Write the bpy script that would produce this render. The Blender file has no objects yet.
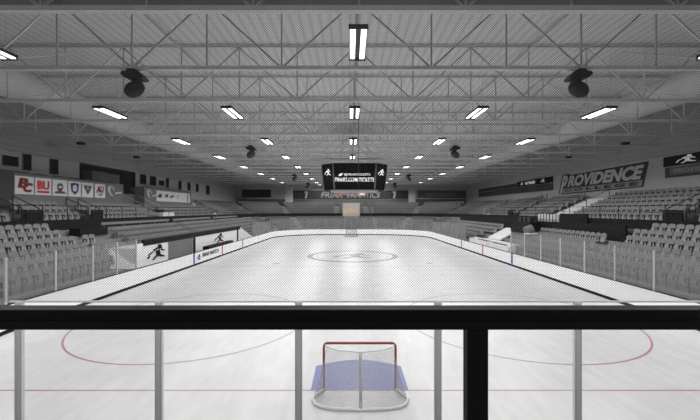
import bpy, math, random
from mathutils import Vector, Matrix
random.seed(7)
PI = math.pi
sc = bpy.context.scene
COL = sc.collection
CX = 0.25          # rink axis
HW = 13.2          # half width of the rink
Y0, Y1 = 5.95, 67.0
RC = 8.5
EYE = 4.65
F = 360.0

# ------------------------------------------------------------------ materials
def lin(v):
    v = v / 255.0
    return v / 12.92 if v <= 0.04045 else ((v + 0.055) / 1.055) ** 2.4
def rgb(c):
    if isinstance(c, (int, float)): c = (c, c, c)
    return (lin(c[0]), lin(c[1]), lin(c[2]), 1.0)
MATS = {}
def mat(name, c, rough=0.6, metal=0.0, var=0.0, scale=4.0, spec=0.4, bump=0.0):
    if name in MATS: return MATS[name]
    m = bpy.data.materials.new(name); m.use_nodes = True
    nt = m.node_tree; b = nt.nodes['Principled BSDF']
    b.inputs['Base Color'].default_value = rgb(c)
    b.inputs['Roughness'].default_value = rough
    b.inputs['Metallic'].default_value = metal
    b.inputs['Specular IOR Level'].default_value = spec
    if var > 0:
        tc = nt.nodes.new('ShaderNodeTexCoord'); n = nt.nodes.new('ShaderNodeTexNoise')
        n.inputs['Scale'].default_value = scale; n.inputs['Detail'].default_value = 4
        r = nt.nodes.new('ShaderNodeValToRGB')
        base = rgb(c)
        r.color_ramp.elements[0].color = tuple(x * (1 - var) for x in base[:3]) + (1,)
        r.color_ramp.elements[1].color = tuple(min(1, x * (1 + var)) for x in base[:3]) + (1,)
        r.color_ramp.elements[0].position = 0.3; r.color_ramp.elements[1].position = 0.7
        nt.links.new(tc.outputs['Object'], n.inputs['Vector'])
        nt.links.new(n.outputs['Fac'], r.inputs['Fac'])
        nt.links.new(r.outputs['Color'], b.inputs['Base Color'])
        if bump > 0:
            bp = nt.nodes.new('ShaderNodeBump'); bp.inputs['Strength'].default_value = bump
            nt.links.new(n.outputs['Fac'], bp.inputs['Height']); nt.links.new(bp.outputs['Normal'], b.inputs['Normal'])
    MATS[name] = m; return m
def emis(name, c, strength):
    m = bpy.data.materials.new(name); m.use_nodes = True
    b = m.node_tree.nodes['Principled BSDF']
    b.inputs['Base Color'].default_value = rgb(c)
    b.inputs['Emission Color'].default_value = rgb(c)
    b.inputs['Emission Strength'].default_value = strength
    return m
def math_node(nt, op, a=None, b=None, va=None, vb=None, clamp=False):
    n = nt.nodes.new('ShaderNodeMath'); n.operation = op; n.use_clamp = clamp
    if a is not None: nt.links.new(a, n.inputs[0])
    if va is not None: n.inputs[0].default_value = va
    if b is not None: nt.links.new(b, n.inputs[1])
    if vb is not None: n.inputs[1].default_value = vb
    return n.outputs[0]
def netting_mat(name, c, period, cover, vert='Z', horiz='X', diamond=True, floor_cover=0.0):
    m = bpy.data.materials.new(name); m.use_nodes = True
    nt = m.node_tree; nt.nodes.clear()
    out = nt.nodes.new('ShaderNodeOutputMaterial'); mix = nt.nodes.new('ShaderNodeMixShader')
    tr = nt.nodes.new('ShaderNodeBsdfTransparent'); df = nt.nodes.new('ShaderNodeBsdfDiffuse')
    df.inputs['Color'].default_value = rgb(c)
    tc = nt.nodes.new('ShaderNodeTexCoord'); sp = nt.nodes.new('ShaderNodeSeparateXYZ')
    nt.links.new(tc.outputs['Object'], sp.inputs[0])
    X, Z = sp.outputs[horiz], sp.outputs[vert]
    k = PI / period
    if diamond:
        u = math_node(nt, 'ADD', X, Z); v = math_node(nt, 'SUBTRACT', X, Z)
    else: u, v = X, Z
    cu = math_node(nt, 'COSINE', math_node(nt, 'MULTIPLY', u, vb=k)); cv = math_node(nt, 'COSINE', math_node(nt, 'MULTIPLY', v, vb=k))
    cu = math_node(nt, 'POWER', math_node(nt, 'MULTIPLY', cu, cu), vb=4.0); cv = math_node(nt, 'POWER', math_node(nt, 'MULTIPLY', cv, cv), vb=4.0)
    mx = math_node(nt, 'MAXIMUM', cu, cv)
    f = math_node(nt, 'ADD', math_node(nt, 'MULTIPLY', mx, vb=cover), vb=floor_cover, clamp=True)
    nt.links.new(f, mix.inputs[0]); nt.links.new(tr.outputs[0], mix.inputs[1]); nt.links.new(df.outputs[0], mix.inputs[2])
    nt.links.new(mix.outputs[0], out.inputs[0]); return m
def glass_mat(name, veil, c=190, gloss=0.04):
    m = bpy.data.materials.new(name); m.use_nodes = True
    nt = m.node_tree; nt.nodes.clear()
    out = nt.nodes.new('ShaderNodeOutputMaterial'); mix = nt.nodes.new('ShaderNodeMixShader'); mix2 = nt.nodes.new('ShaderNodeMixShader')
    tr = nt.nodes.new('ShaderNodeBsdfTransparent'); df = nt.nodes.new('ShaderNodeBsdfDiffuse'); gl = nt.nodes.new('ShaderNodeBsdfGlossy')
    df.inputs['Color'].default_value = rgb(c); gl.inputs['Roughness'].default_value = 0.08
    mix.inputs[0].default_value = veil; mix2.inputs[0].default_value = gloss
    nt.links.new(tr.outputs[0], mix.inputs[1]); nt.links.new(df.outputs[0], mix.inputs[2])
    nt.links.new(mix.outputs[0], mix2.inputs[1]); nt.links.new(gl.outputs[0], mix2.inputs[2])
    nt.links.new(mix2.outputs[0], out.inputs[0]); return m
def ribbed_mat(name, c, period, axis='X', dark=0.75, spec=0.2):
    m = bpy.data.materials.new(name); m.use_nodes = True
    nt = m.node_tree; b = nt.nodes['Principled BSDF']
    b.inputs['Roughness'].default_value = 0.7; b.inputs['Specular IOR Level'].default_value = spec
    tc = nt.nodes.new('ShaderNodeTexCoord'); sp = nt.nodes.new('ShaderNodeSeparateXYZ')
    nt.links.new(tc.outputs['Object'], sp.inputs[0])
    w = math_node(nt, 'COSINE', math_node(nt, 'MULTIPLY', sp.outputs[axis], vb=PI / period))
    w = math_node(nt, 'POWER', math_node(nt, 'MULTIPLY', w, w), vb=3.0)
    r = nt.nodes.new('ShaderNodeValToRGB'); base = rgb(c)
    r.color_ramp.elements[0].color = base
    r.color_ramp.elements[1].color = tuple(x * dark for x in base[:3]) + (1,)
    nt.links.new(w, r.inputs['Fac']); nt.links.new(r.outputs['Color'], b.inputs['Base Color'])
    return m
def ice_mat():
    m = bpy.data.materials.new('ice'); m.use_nodes = True
    nt = m.node_tree; b = nt.nodes['Principled BSDF']
    tc = nt.nodes.new('ShaderNodeTexCoord'); n = nt.nodes.new('ShaderNodeTexNoise'); n2 = nt.nodes.new('ShaderNodeTexNoise')
    mp = nt.nodes.new('ShaderNodeMapping'); mp.inputs['Scale'].default_value = (1.6, 0.35, 1)
    mp.inputs['Rotation'].default_value = (0, 0, 0.7)
    nt.links.new(tc.outputs['Object'], mp.inputs[0]); nt.links.new(mp.outputs[0], n2.inputs['Vector'])
    nt.links.new(tc.outputs['Object'], n.inputs['Vector'])
    n.inputs['Scale'].default_value = 0.55; n.inputs['Detail'].default_value = 7; n.inputs['Roughness'].default_value = 0.65
    n2.inputs['Scale'].default_value = 2.4; n2.inputs['Detail'].default_value = 8
    mx = math_node(nt, 'ADD', math_node(nt, 'MULTIPLY', n.outputs['Fac'], vb=0.5), math_node(nt, 'MULTIPLY', n2.outputs['Fac'], vb=0.5))
    r = nt.nodes.new('ShaderNodeValToRGB')
    r.color_ramp.elements[0].position = 0.36; r.color_ramp.elements[1].position = 0.66
    r.color_ramp.elements[0].color = rgb(188); r.color_ramp.elements[1].color = rgb(205)
    nt.links.new(mx, r.inputs['Fac']); nt.links.new(r.outputs['Color'], b.inputs['Base Color'])
    b.inputs['Roughness'].default_value = 0.38; b.inputs['Specular IOR Level'].default_value = 0.22
    bp = nt.nodes.new('ShaderNodeBump'); bp.inputs['Strength'].default_value = 0.05; bp.inputs['Distance'].default_value = 0.02
    nt.links.new(n2.outputs['Fac'], bp.inputs['Height']); nt.links.new(bp.outputs['Normal'], b.inputs['Normal'])
    return m

M = dict(
    ice=ice_mat(),
    board=mat('board_white', 238, 0.35, var=0.02, scale=1.5),
    black=mat('black_paint', 11, 0.6, spec=.15), rail=mat('rail_black', 9, 0.6, spec=0.12), rail2=mat('rail_black_soft', 14, 0.6, spec=.12),
    blue=mat('stripe_blue', (44, 74, 160), 0.4), red=mat('stripe_red', (196, 62, 52), 0.4),
    steel=mat('galvanised', 150, 0.4, 0.5, var=0.06, scale=3), post=mat('stanchion_grey', 190, 0.6, 0.0),
    postfar=mat('stanchion_pale', 205, 0.4),
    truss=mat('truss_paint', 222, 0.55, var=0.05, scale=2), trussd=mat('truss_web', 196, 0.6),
    deck=ribbed_mat('roof_deck', 222, 0.43, 'X', 0.80), deckend=ribbed_mat('wall_cladding', 176, 0.5, 'Z', 0.9),
    bulk=mat('bulkhead', 150, 0.8), duct=mat('duct_fabric', 222, 0.8, var=0.04, scale=1),
    nearwall=mat('near_wall', 225, 0.85),
    wall=mat('painted_block', 192, 0.8, var=0.04, scale=0.8), wallR=mat('painted_block_right', 188, 0.8, var=0.04, scale=0.8),
    farwall=mat('far_wall', 170, 0.8, var=0.05, scale=0.5),
    box=mat('box_panel', 118, 0.8, var=0.05, scale=0.7), darkpanel=mat('dark_panel', 66, 0.8), bannerdark=mat('banner_dark', 40, 0.8),
    window=mat('dark_window', 12, 0.5, spec=.1), conc=mat('concrete', 126, 0.85, var=0.10, scale=1.2),
    concd=mat('concrete_dark', 84, 0.85, var=0.08, scale=1.2), pale=mat('pale_and_lit_concrete', 214, 0.8, var=0.08, scale=2),
    seat=mat('seat_plastic', 122, 0.5, var=0.05, scale=1.5), seatd=mat('seat_pan_lightened', 146, 0.5), arm=mat('seat_arm', 26, 0.5),  # seat pan coloured lighter to offset the shade it sits in
    seatp=mat('seat_plastic_upper', 122, 0.55), seatfar=mat('seat_plastic_far_dimmed', 94, 0.6), bench=mat('bench_alu', 118, 0.7),  # far seats coloured darker to offset the stronger light there
    white=mat('banner_white', 226, 0.7), maroon=mat('maroon', (120, 26, 30), 0.7), bured=mat('scarlet', (205, 26, 40), 0.7),
    purple=mat('violet', (66, 44, 120), 0.7), grey=mat('emblem_grey', 80, 0.7), palegrey=mat('emblem_pale', 205, 0.7),
    teal=mat('emblem_teal', (150, 172, 180), 0.7),
    screen=mat('screen_black', 2, 0.6, spec=.05), text=emis('screen_white', 240, 0.8), frame=mat('screen_frame', 96, 0.4),
    ledtext=emis('led_white', 225, 0.35),
    orange=mat('orange', (206, 168, 122), 0.6), tan=mat('tan_panel', (160, 156, 150), 0.7), pink=mat('pinkish_red', (150, 84, 92), 0.7), dimlet=mat('dim_letter', 128, 0.7),
    spk=mat('speaker_black', 34, 0.5), spk2=mat('speaker_grille', 42, 0.75, var=0.2, scale=20),
    signgrey=mat('sign_grey', 112, 0.7), signlet=mat('sign_letter', 168, 0.7), signband=mat('sign_band', 150, 0.7), signbright=mat('sign_letter_bright', 205, 0.7), signdark=mat('sign_dark', 46, 0.7),
    lineR=mat('ice_line_red', (166, 118, 124), 0.4), lineB=mat('ice_line_blue', (176, 178, 196), 0.4), ring=mat('ice_ring', 116, 0.4),
    lineC=mat('ice_line_centre', (196, 188, 192), 0.4), crease=mat('crease_blue', (98, 104, 152), 0.4),
    gred=mat('goal_red', (138, 32, 40), 0.45), gwhite=mat('goal_white', 205, 0.4), gpad=mat('goal_pad', 190, 0.6),
    tube=emis('lamp_tube', 255, 3.2), house=mat('lamp_housing', 40, 0.5),
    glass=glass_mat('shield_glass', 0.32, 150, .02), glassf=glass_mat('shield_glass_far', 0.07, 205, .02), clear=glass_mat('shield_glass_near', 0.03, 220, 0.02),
    net=netting_mat('safety_netting', 40, 0.0425, 0.70),
    gnet=netting_mat('goal_twine', 165, 0.05, 0.35, 'Z', 'X', True, 0.2),
    gnet2=netting_mat('goal_twine_top', 200, 0.05, 0.45, 'Y', 'X', True, 0.12),
    fl=mat('floor_concrete', 100, 0.8, var=0.08, scale=1),
)

# ------------------------------------------------------------------ mesh helpers
class MB:
    def __init__(s): s.v = []; s.f = []; s.mi = []; s.cur = 0
    def add(s, vs, fs):
        o = len(s.v); s.v += [tuple(v) for v in vs]
        for f in fs: s.f.append(tuple(i + o for i in f)); s.mi.append(s.cur)
        return s
    def box(s, x0, x1, y0, y1, z0, z1, T=None):
        vs = [(x, y, z) for z in (z0, z1) for y in (y0, y1) for x in (x0, x1)]
        if T is not None: vs = [T @ Vector(v) for v in vs]
        return s.add(vs, [(0, 2, 3, 1), (4, 5, 7, 6), (0, 1, 5, 4), (2, 6, 7, 3), (0, 4, 6, 2), (1, 3, 7, 5)])
    def bar(s, a, b, w, h=None, up=(0, 0, 1)):
        h = h or w; a = Vector(a); b = Vector(b); d = (b - a).normalized(); u = Vector(up)
        r = d.cross(u)
        if r.length < 1e-4: r = d.cross(Vector((1, 0, 0)))
        r.normalize(); u = r.cross(d).normalized()
        vs = []
        for p in (a, b):
            for i, j in ((-1, -1), (1, -1), (1, 1), (-1, 1)): vs.append(p + r * (i * w / 2) + u * (j * h / 2))
        return s.add(vs, [(0, 3, 2, 1), (4, 5, 6, 7), (0, 1, 5, 4), (1, 2, 6, 5), (2, 3, 7, 6), (3, 0, 4, 7)])
    def tube(s, pts, r, n=8, closed=False):
        pts = [Vector(p) for p in pts]; L = len(pts); rings = []
        for i, p in enumerate(pts):
            a = pts[(i - 1) % L] if (i > 0 or closed) else p
            b = pts[(i + 1) % L] if (i < L - 1 or closed) else p
            d = (b - a).normalized(); u = Vector((0, 0, 1))
            if abs(d.z) > 0.95: u = Vector((0, 1, 0))
            q = d.cross(u).normalized(); w = q.cross(d).normalized()
            rings.append([p + q * (r * math.cos(2 * PI * k / n)) + w * (r * math.sin(2 * PI * k / n)) for k in range(n)])
        vs = [v for g in rings for v in g]; fs = []
        for i in range(L if closed else L - 1):
            j = (i + 1) % L
            for k in range(n): fs.append((i * n + k, i * n + (k + 1) % n, j * n + (k + 1) % n, j * n + k))
        if not closed: fs += [tuple(range(n - 1, -1, -1)), tuple((L - 1) * n + k for k in range(n))]
        return s.add(vs, fs)
    def prism(s, poly, fn, d):
        """poly: 2-D points; fn(u,v,w)->3-D; d: thickness along w"""
        n = len(poly)
        vs = [fn(u, v, 0) for u, v in poly] + [fn(u, v, d) for u, v in poly]
        fs = [tuple(range(n)), tuple(range(2 * n - 1, n - 1, -1))] + [(i, i + n, (i + 1) % n + n, (i + 1) % n) for i in range(n)]
        return s.add(vs, fs)
    def sphere(s, c, rx, ry, rz, T=None, nu=14, nv=9):
        vs = []; fs = []
        for j in range(nv + 1):
            t = PI * j / nv
            for i in range(nu):
                p = 2 * PI * i / nu
                v = Vector((rx * math.sin(t) * math.cos(p), ry * math.sin(t) * math.sin(p), rz * math.cos(t)))
                if T is not None: v = T @ v
                vs.append(v + Vector(c))
        for j in range(nv):
            for i in range(nu): fs.append((j * nu + i, j * nu + (i + 1) % nu, (j + 1) * nu + (i + 1) % nu, (j + 1) * nu + i))
        return s.add(vs, fs)
    def build(s, name, m, parent=None, smooth=False, bevel=0.0, kind=None, label=None):
        me = bpy.data.meshes.new(name); me.from_pydata(s.v, [], s.f)
        ms = m if isinstance(m, (list, tuple)) else [m]
        for q in ms: me.materials.append(q)
        if len(ms) > 1: me.polygons.foreach_set('material_index', s.mi)
        me.update(); 
        if smooth: me.shade_smooth()
        o = bpy.data.objects.new(name, me); COL.objects.link(o)
        if parent: o.parent = parent
        if bevel > 0:
            b = o.modifiers.new('bevel', 'BEVEL'); b.width = bevel; b.segments = 2; b.limit_method = 'ANGLE'
        if kind: o['kind'] = kind
        if label: o['label'] = label
        return o
def tag(o, label, cat, group=None, kind=None):
    o['label'] = label; o['category'] = cat
    if group: o['group'] = group
    if kind: o['kind'] = kind
    return o
def empty(name, loc, label, cat, group=None, rz=0.0):
    o = bpy.data.objects.new(name, None); COL.objects.link(o); o.location = loc; o.rotation_euler = (0, 0, rz)
    o.empty_display_size = 0.2
    return tag(o, label, cat, group)
def dup(root, loc, rz, label, group=None):
    r = root.copy(); COL.objects.link(r); r.location = loc; r.rotation_euler = (0, 0, rz); r['label'] = label
    if group: r['group'] = group
    for ch in list(root.children):
        c = ch.copy(); COL.objects.link(c); c.parent = r
        for g in ch.children:
            d = g.copy(); COL.objects.link(d); d.parent = c
    return r
ORD = ['first', 'second', 'third', 'fourth', 'fifth', 'sixth', 'seventh', 'eighth', 'ninth', 'tenth', 'eleventh', 'twelfth',
       'thirteenth', 'fourteenth', 'fifteenth', 'sixteenth', 'seventeenth', 'eighteenth', 'nineteenth', 'twentieth']
def nth(i):
    return ORD[i] if i < 20 else 'twenty-' + ORD[i - 20] if i < 29 else ('thirtieth' if i == 29 else 'thirty-' + ORD[i - 30] if i < 39 else ('fortieth' if i == 39 else 'forty-' + ORD[i - 40]))

def text_polys(s, bold=0.0, shear=0.0):
    cu = bpy.data.curves.new('lettering', 'FONT'); cu.body = s; cu.offset = bold; cu.shear = shear; cu.resolution_u = 3
    cu.align_x = 'LEFT'
    ob = bpy.data.objects.new('lettering_source', cu); COL.objects.link(ob)
    dg = bpy.context.evaluated_depsgraph_get(); dg.update()
    me = bpy.data.meshes.new_from_object(ob.evaluated_get(dg))
    vs = [(v.co.x, v.co.y) for v in me.vertices]; fs = [tuple(p.vertices) for p in me.polygons]
    bpy.data.objects.remove(ob); bpy.data.curves.remove(cu); bpy.data.meshes.remove(me)
    x0 = min(v[0] for v in vs); x1 = max(v[0] for v in vs); y0 = min(v[1] for v in vs); y1 = max(v[1] for v in vs)
    return [((x - x0) / (x1 - x0), (y - y0) / (y1 - y0)) for x, y in vs], fs
def lettering(s, fn, m, parent, name='lettering', bold=0.02, shear=0.0):
    vs, fs = text_polys(s, bold, shear)
    return MB().add([fn(u, v) for u, v in vs], fs).build(name, m, parent)

# skating-figure emblem reduced to abstract brush strokes
def strokes():
    return [[(0.05, .45), (.30, .62), (.34, .55), (.12, .38)], [(.30, .70), (.62, .86), (.66, .76), (.36, .58)],
            [(.55, .98), (.74, .96), (.80, .72), (.62, .66)], [(.42, .60), (.66, .66), (.72, .30), (.54, .22)],
            [(.54, .26), (.34, .06), (.26, .10), (.46, .36)], [(.68, .34), (.92, .22), (.96, .12), (.62, .20)],
            [(.74, .70), (.95, .56), (.92, .50), (.72, .58)], [(0.02, .30), (.14, .40), (.18, .32), (.06, .20)]]
def emblem(fn, m, parent, name='emblem'):
    b = MB()
    for p in strokes():
        b.add([fn(u, v) for u, v in p], [tuple(range(len(p)))])
    return b.build(name, m, parent)

# ------------------------------------------------------------------ path round the rink (U shape, open at the near end)
def ring_pts(o, ys=8.0, n=14):
    """points and inward directions from near left, round the far end, to near right"""
    P = []; r = RC + o; xl = CX - HW - o; xr = CX + HW + o; yf = Y1 + o; yc = Y1 - RC
    P.append((xl, ys, 1, 0)); P.append((xl, yc, 1, 0))
    cl = CX - HW + RC; cr = CX + HW - RC
    for i in range(1, n + 1):
        a = PI / 2 * i / n; P.append((cl - r * math.cos(a), yc + r * math.sin(a), math.cos(a), -math.sin(a)))
    for i in range(0, n + 1):
        a = PI / 2 * (1 - i / n); P.append((cr + r * math.cos(a), yc + r * math.sin(a), -math.cos(a), -math.sin(a)))
    P.append((xr, ys, -1, 0)); return P
def sweep(mb, prof, pathfn):
    """prof: closed list (o,z) ; pathfn(o)->list of pts, all of equal length"""
    cols = [pathfn(o) for o, z in prof]; n = len(cols[0]); k = len(prof)
    vs = []
    for i in range(n):
        for j in range(k): vs.append((cols[j][i][0], cols[j][i][1], prof[j][1]))
    fs = [(i * k + j, i * k + (j + 1) % k, (i + 1) * k + (j + 1) % k, (i + 1) * k + j) for i in range(n - 1) for j in range(k)]
    fs += [tuple(range(k - 1, -1, -1)), tuple((n - 1) * k + j for j in range(k))]
    return mb.add(vs, fs)
def full_ring(o, n=12):
    """closed rounded rectangle of the boards"""
    r = RC + o; P = []
    for (cx, cy, a0) in ((CX + HW - RC, Y0 + RC, -PI / 2), (CX + HW - RC, Y1 - RC, 0), (CX - HW + RC, Y1 - RC, PI / 2), (CX - HW + RC, Y0 + RC, PI)):
        for i in range(n + 1):
            a = a0 + PI / 2 * i / n; P.append((cx + r * math.cos(a), cy + r * math.sin(a)))
    return P
def ring_band(mb, o0, o1, z0, z1):
    A = full_ring(o0); B = full_ring(o1); n = len(A)
    vs = [(x, y, z0) for x, y in A] + [(x, y, z0) for x, y in B] + [(x, y, z1) for x, y in B] + [(x, y, z1) for x, y in A]
    fs = []
    for i in range(n):
        j = (i + 1) % n
        for k in range(4):
            l = (k + 1) % 4; fs.append((k * n + i, l * n + i, l * n + j, k * n + j))
    return mb.add(vs, fs)

# ------------------------------------------------------------------ shell
XL, XR = CX - 25.4, CX + 25.4
YB, YF = -4.0, 79.2
ZT = 12.85; ZW = 9.05
st = lambda mb, name, m, parent=None: mb.build(name, m, parent, kind='structure')
st(MB().box(XL - 4, XR + 1, YB - 1, YF + 1, -0.35, -0.03), 'floor', M['fl'])
st(MB().box(XL - 4, XR + 1, YB - 1, YF + 1, ZT, ZT + 0.3), 'ceiling', M['deck'])
wl = st(MB().box(XL - .3, XL, YB, 33.75, -0.03, ZW).box(XL - .3, XL, 41.9, YF, -0.03, ZW), 'wall_left', M['wall'])
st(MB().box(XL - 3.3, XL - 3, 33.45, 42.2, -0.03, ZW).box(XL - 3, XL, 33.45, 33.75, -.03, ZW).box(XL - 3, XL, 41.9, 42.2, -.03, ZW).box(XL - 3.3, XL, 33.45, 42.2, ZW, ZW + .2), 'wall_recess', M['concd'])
st(MB().box(XL - .3, XL + .02, YB, YF, ZW + .02, ZT - .01), 'wall_left_upper', M['deckend'])
st(MB().box(XR, XR + .3, YB, YF, -0.03, ZW), 'wall_right', M['wallR'])
st(MB().box(XR - .02, XR + .3, YB, YF, ZW + .02, ZT - .01), 'wall_right_upper', M['deckend'])
st(MB().box(XL, XR, YF, YF + .3, -0.03, ZW), 'wall_far', M['farwall'])
st(MB().box(XL, XR, YF - .02, YF + .3, ZW + .02, ZT - .01), 'wall_far_upper', M['deckend'])
st(MB().box(XL, XR, YB - .3, YB, -0.03, ZT - .01), 'wall_near', M['nearwall'])
# gallery floor under the camera
st(MB().box(-12, 12.5, YB, 2.45, -0.03, 3.0), 'gallery_floor', M['conc'])

# ------------------------------------------------------------------ ice and its markings
A = full_ring(0.0)
ice = st(MB().add([(x, y, 0.0) for x, y in A] + [(x, y, -0.03) for x, y in A],
        [tuple(range(len(A)))] + [(i, i + len(A), (i + 1) % len(A) + len(A), (i + 1) % len(A)) for i in range(len(A))]), 'ice_sheet', M['ice'])
GY = Y0 + 3.33; GF = Y1 - 3.33; BY1, BY2, CY = 29.9, 43.4, 36.5
def half_at(y):
    d = min(y - Y0, Y1 - y)
    return HW if d >= RC else HW - RC + math.sqrt(max(0, RC * RC - (RC - d) ** 2))
def xline(y, w, z=0.002):
    h = half_at(y) - .02; return MB().add([(CX - h, y - w / 2, z), (CX + h, y - w / 2, z), (CX + h, y + w / 2, z), (CX - h, y + w / 2, z)], [(0, 1, 2, 3)])
def arc_band(cx, cy, r0, r1, z=0.003, n=64):
    vs = []; fs = []
    for i in range(n):
        a = 2 * PI * i / n
        vs += [(cx + r0 * math.cos(a), cy + r0 * math.sin(a), z), (cx + r1 * math.cos(a), cy + r1 * math.sin(a), z)]
        j = (i + 1) % n; fs.append((2 * i, 2 * i + 1, 2 * j + 1, 2 * j))
    return MB().add(vs, fs)
for y in (GY, GF): xline(y, 0.055).build('goal_line', M['lineR'], ice)
for y in (BY1, BY2): xline(y, 0.30).build('blue_line', M['lineB'], ice)
xline(CY, 0.25).build('centre_line', M['lineC'], ice)
ringlab = arc_band(CX, CY, 4.05, 4.6).build('centre_ring', M['ring'], ice)
arc_band(CX, CY, 3.55, 3.62).build('inner_ring', M['ring'], ice)
emblem(lambda u, v: (CX + (u - .5) * 4.2, CY + (v - .5) * 4.6, 0.004), M['ring'], ice)
for sx in (-1, 1):
    for cy in (GY + 6.1, GF - 6.1):
        x = CX + sx * 6.7
        b = arc_band(x, cy, 4.53, 4.60)
        for s2 in (-1, 1):
            for s3 in (-1, 1):
                b.add([(x + s3 * 4.6, cy + s2 * .9 - .03, .003), (x + s3 * 5.2, cy + s2 * .9 - .03, .003), (x + s3 * 5.2, cy + s2 * .9 + .03, .003), (x + s3 * 4.6, cy + s2 * .9 + .03, .003)], [(0, 1, 2, 3)])
        b.build('faceoff_circle', M['lineR'], ice)
        arc_band(x, cy, 0.0, 0.3).build('faceoff_spot', M['lineR'], ice)
    for cy in (BY1 + 1.5, BY2 - 1.5): arc_band(CX + sx * 6.7, cy, 0.0, .3).build('faceoff_spot', M['lineR'], ice)
def crease(y, s):
    p = [(-1.26, 0), (1.26, 0), (1.26, 1.45)] + [(1.26 - 2.52 * i / 10, 1.45 + .45 * math.sin(PI * i / 10)) for i in range(1, 10)] + [(-1.26, 1.45)]
    MB().add([(CX + u, y + s * v, .0035) for u, v in p], [tuple(range(len(p)))]).build('goal_crease', M['crease'], ice)
crease(GY, 1); crease(GF, -1)

# ------------------------------------------------------------------ boards
bd = empty('rink_boards', (0, 0, 0), 'white dasher boards with black kickplate running right round the ice', 'rink boards')
ring_band(MB(), 0.0, 0.12, 0.15, 1.05).build('board_panel', M['board'], bd)
ring_band(MB(), -0.015, 0.10, 0.0, 0.15).build('kickplate', M['black'], bd)
ring_band(MB(), -0.01, 0.14, 1.05, 1.075).build('cap_rail', M['black'], bd)
for sx in (-1, 1):
    x = CX + sx * (HW - .012)
    for y, w, m in ((BY1, .30, 'blue'), (CY, .28, 'red'), (BY2, .30, 'blue')):
        MB().box(min(x, x + sx * .02), max(x, x + sx * .02), y - w / 2, y + w / 2, 0.18, 1.05).build('line_stripe', M[m], bd)
x = CX - HW + .02
emblem(lambda u, v: (x, BY1 + .45 + u * .9, .28 + v * .62), M['black'], bd)
lettering('FRIAR WATCH', lambda u, v: (x, BY1 + 1.6 + u * 4.0, .50 + v * .36), M['black'], bd, bold=.03, shear=.2)

# ------------------------------------------------------------------ glass
def pane(p, q, z0, z1, m, label, group):
    b = MB(); b.bar((p[0], p[1], (z0 + z1) / 2), (q[0], q[1], (z0 + z1) / 2), .015, z1 - z0)
    return tag(b.build('shield_glass', m), label, 'glass panel', group)
def stanch(p, z0, z1, w, m, label, group, a=0.0):
    b = MB(); T = Matrix.Translation((p[0], p[1], 0)) @ Matrix.Rotation(a, 4, 'Z')
    b.box(-w / 2, w / 2, -.03, .03, z0, z1, T).box(-w * .22, w * .22, -.045, -.03, z0, z1, T)
    return tag(b.build('glass_stanchion', m), label, 'glass post', group)
ZG = 2.85; ZGE = 3.13
# near end (in front of camera)
nx = [(px - 350) / F * Y0 for px in (-121.5, 18.5, 158.5, 298.5, 438, 578, 718)]
nears = [x for x in nx]
nlab = ['outside the frame on the left', 'at the left edge of the view', 'left of the goal and left of centre', 'just left of the goal', 'just right of the goal', 'right of the black railing post', 'outside the frame on the right']
for i, x in enumerate(nears[1:-1]):
    stanch((x, Y0 + .02), 1.07, ZGE, .115, M['post'], 'grey glass post of the near end boards, ' + nlab[i + 1], 'posts of the near end glass')
ends = [nears[0]] + nears[1:]
for i in range(len(ends) - 1):
    a, b_ = max(ends[i], CX - 5.9), min(ends[i + 1], CX + 5.9)
    o = pane((a + .06, Y0 + .03), (b_ - .06, Y0 + .03), 1.08, ZGE, M['clear'], 'clear pane of the near end glass, %s from the left' % nth(i), 'near end glass panes')
    tr = MB().box(a, b_, Y0 + .01, Y0 + .05, ZGE - .012, ZGE + .012).build('top_edge', M['post'], o)
# sides and far end
def side_run(sx, ys, name, zt):
    x = CX + sx * (HW + .06)
    for i, y in enumerate(ys):
        stanch((x, y), 1.075, zt, .075, M['postfar'], 'pale glass post on the %s boards, %s from the near end' % (name, nth(i)), 'posts of the %s glass' % name, PI / 2 * -sx)
    for i in range(len(ys) - 1):
        pane((x, ys[i] + .045), (x, ys[i + 1] - .045), 1.08, zt - .02, M['glass'], 'hazy glass pane on the %s boards, %s from the near end' % (name, nth(i)), '%s side glass panes' % name)
side_run(-1, [13.6 - 2.33 * 0, 15.9, 18.2, 20.1, 21.9], 'left', ZG)
side_run(1, [15.98 - 2.37 + 2.37 * i for i in range(8)], 'right', ZG)
def side_run2(sx, ys, name, nm2):
    x = CX + sx * (HW + .06)
    for i, y in enumerate(ys):
        stanch((x, y), 1.075, ZG, .045, M['steel'], 'thin glass post on the %s boards beyond the %s, %s of its run' % (name, nm2, nth(i)), 'far posts of the %s glass' % name, PI / 2 * -sx)
    for i in range(len(ys) - 1):
        pane((x, ys[i] + .045), (x, ys[i + 1] - .045), 1.08, ZG - .02, M['glass'], 'hazy glass on the %s boards beyond the %s, %s pane of its run' % (name, nm2, nth(i)), 'far %s side glass panes' % name)
side_run2(-1, [48 + 2.1 * i for i in range(6)], 'left', 'team bench')
side_run2(1, [42.0 + 2.36 * i for i in range(8)], 'right', 'penalty boxes')
# far U
P = [p for p in ring_pts(.06, n=4)][1:-1]
far = [(p[0], p[1]) for p in P]
pts = []
for i in range(len(far) - 1):
    a, b_ = far[i], far[i + 1]; d = math.dist(a, b_); n = max(1, round(d / 2.4))
    for k in range(n): pts.append((a[0] + (b_[0] - a[0]) * k / n, a[1] + (b_[1] - a[1]) * k / n))
pts.append(far[-1])
for i, p in enumerate(pts):
    stanch(p, 1.075, ZG, .035, M['steel'], 'small glass post at the far end of the rink, %s from the left' % nth(i), 'far end glass posts')
for i in range(len(pts) - 1):
    pane(pts[i], pts[i + 1], 1.08, ZGE - .02, M['glassf'], 'hazy glass pane at the far end of the rink, %s from the left' % nth(i), 'far end glass panes')

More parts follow.
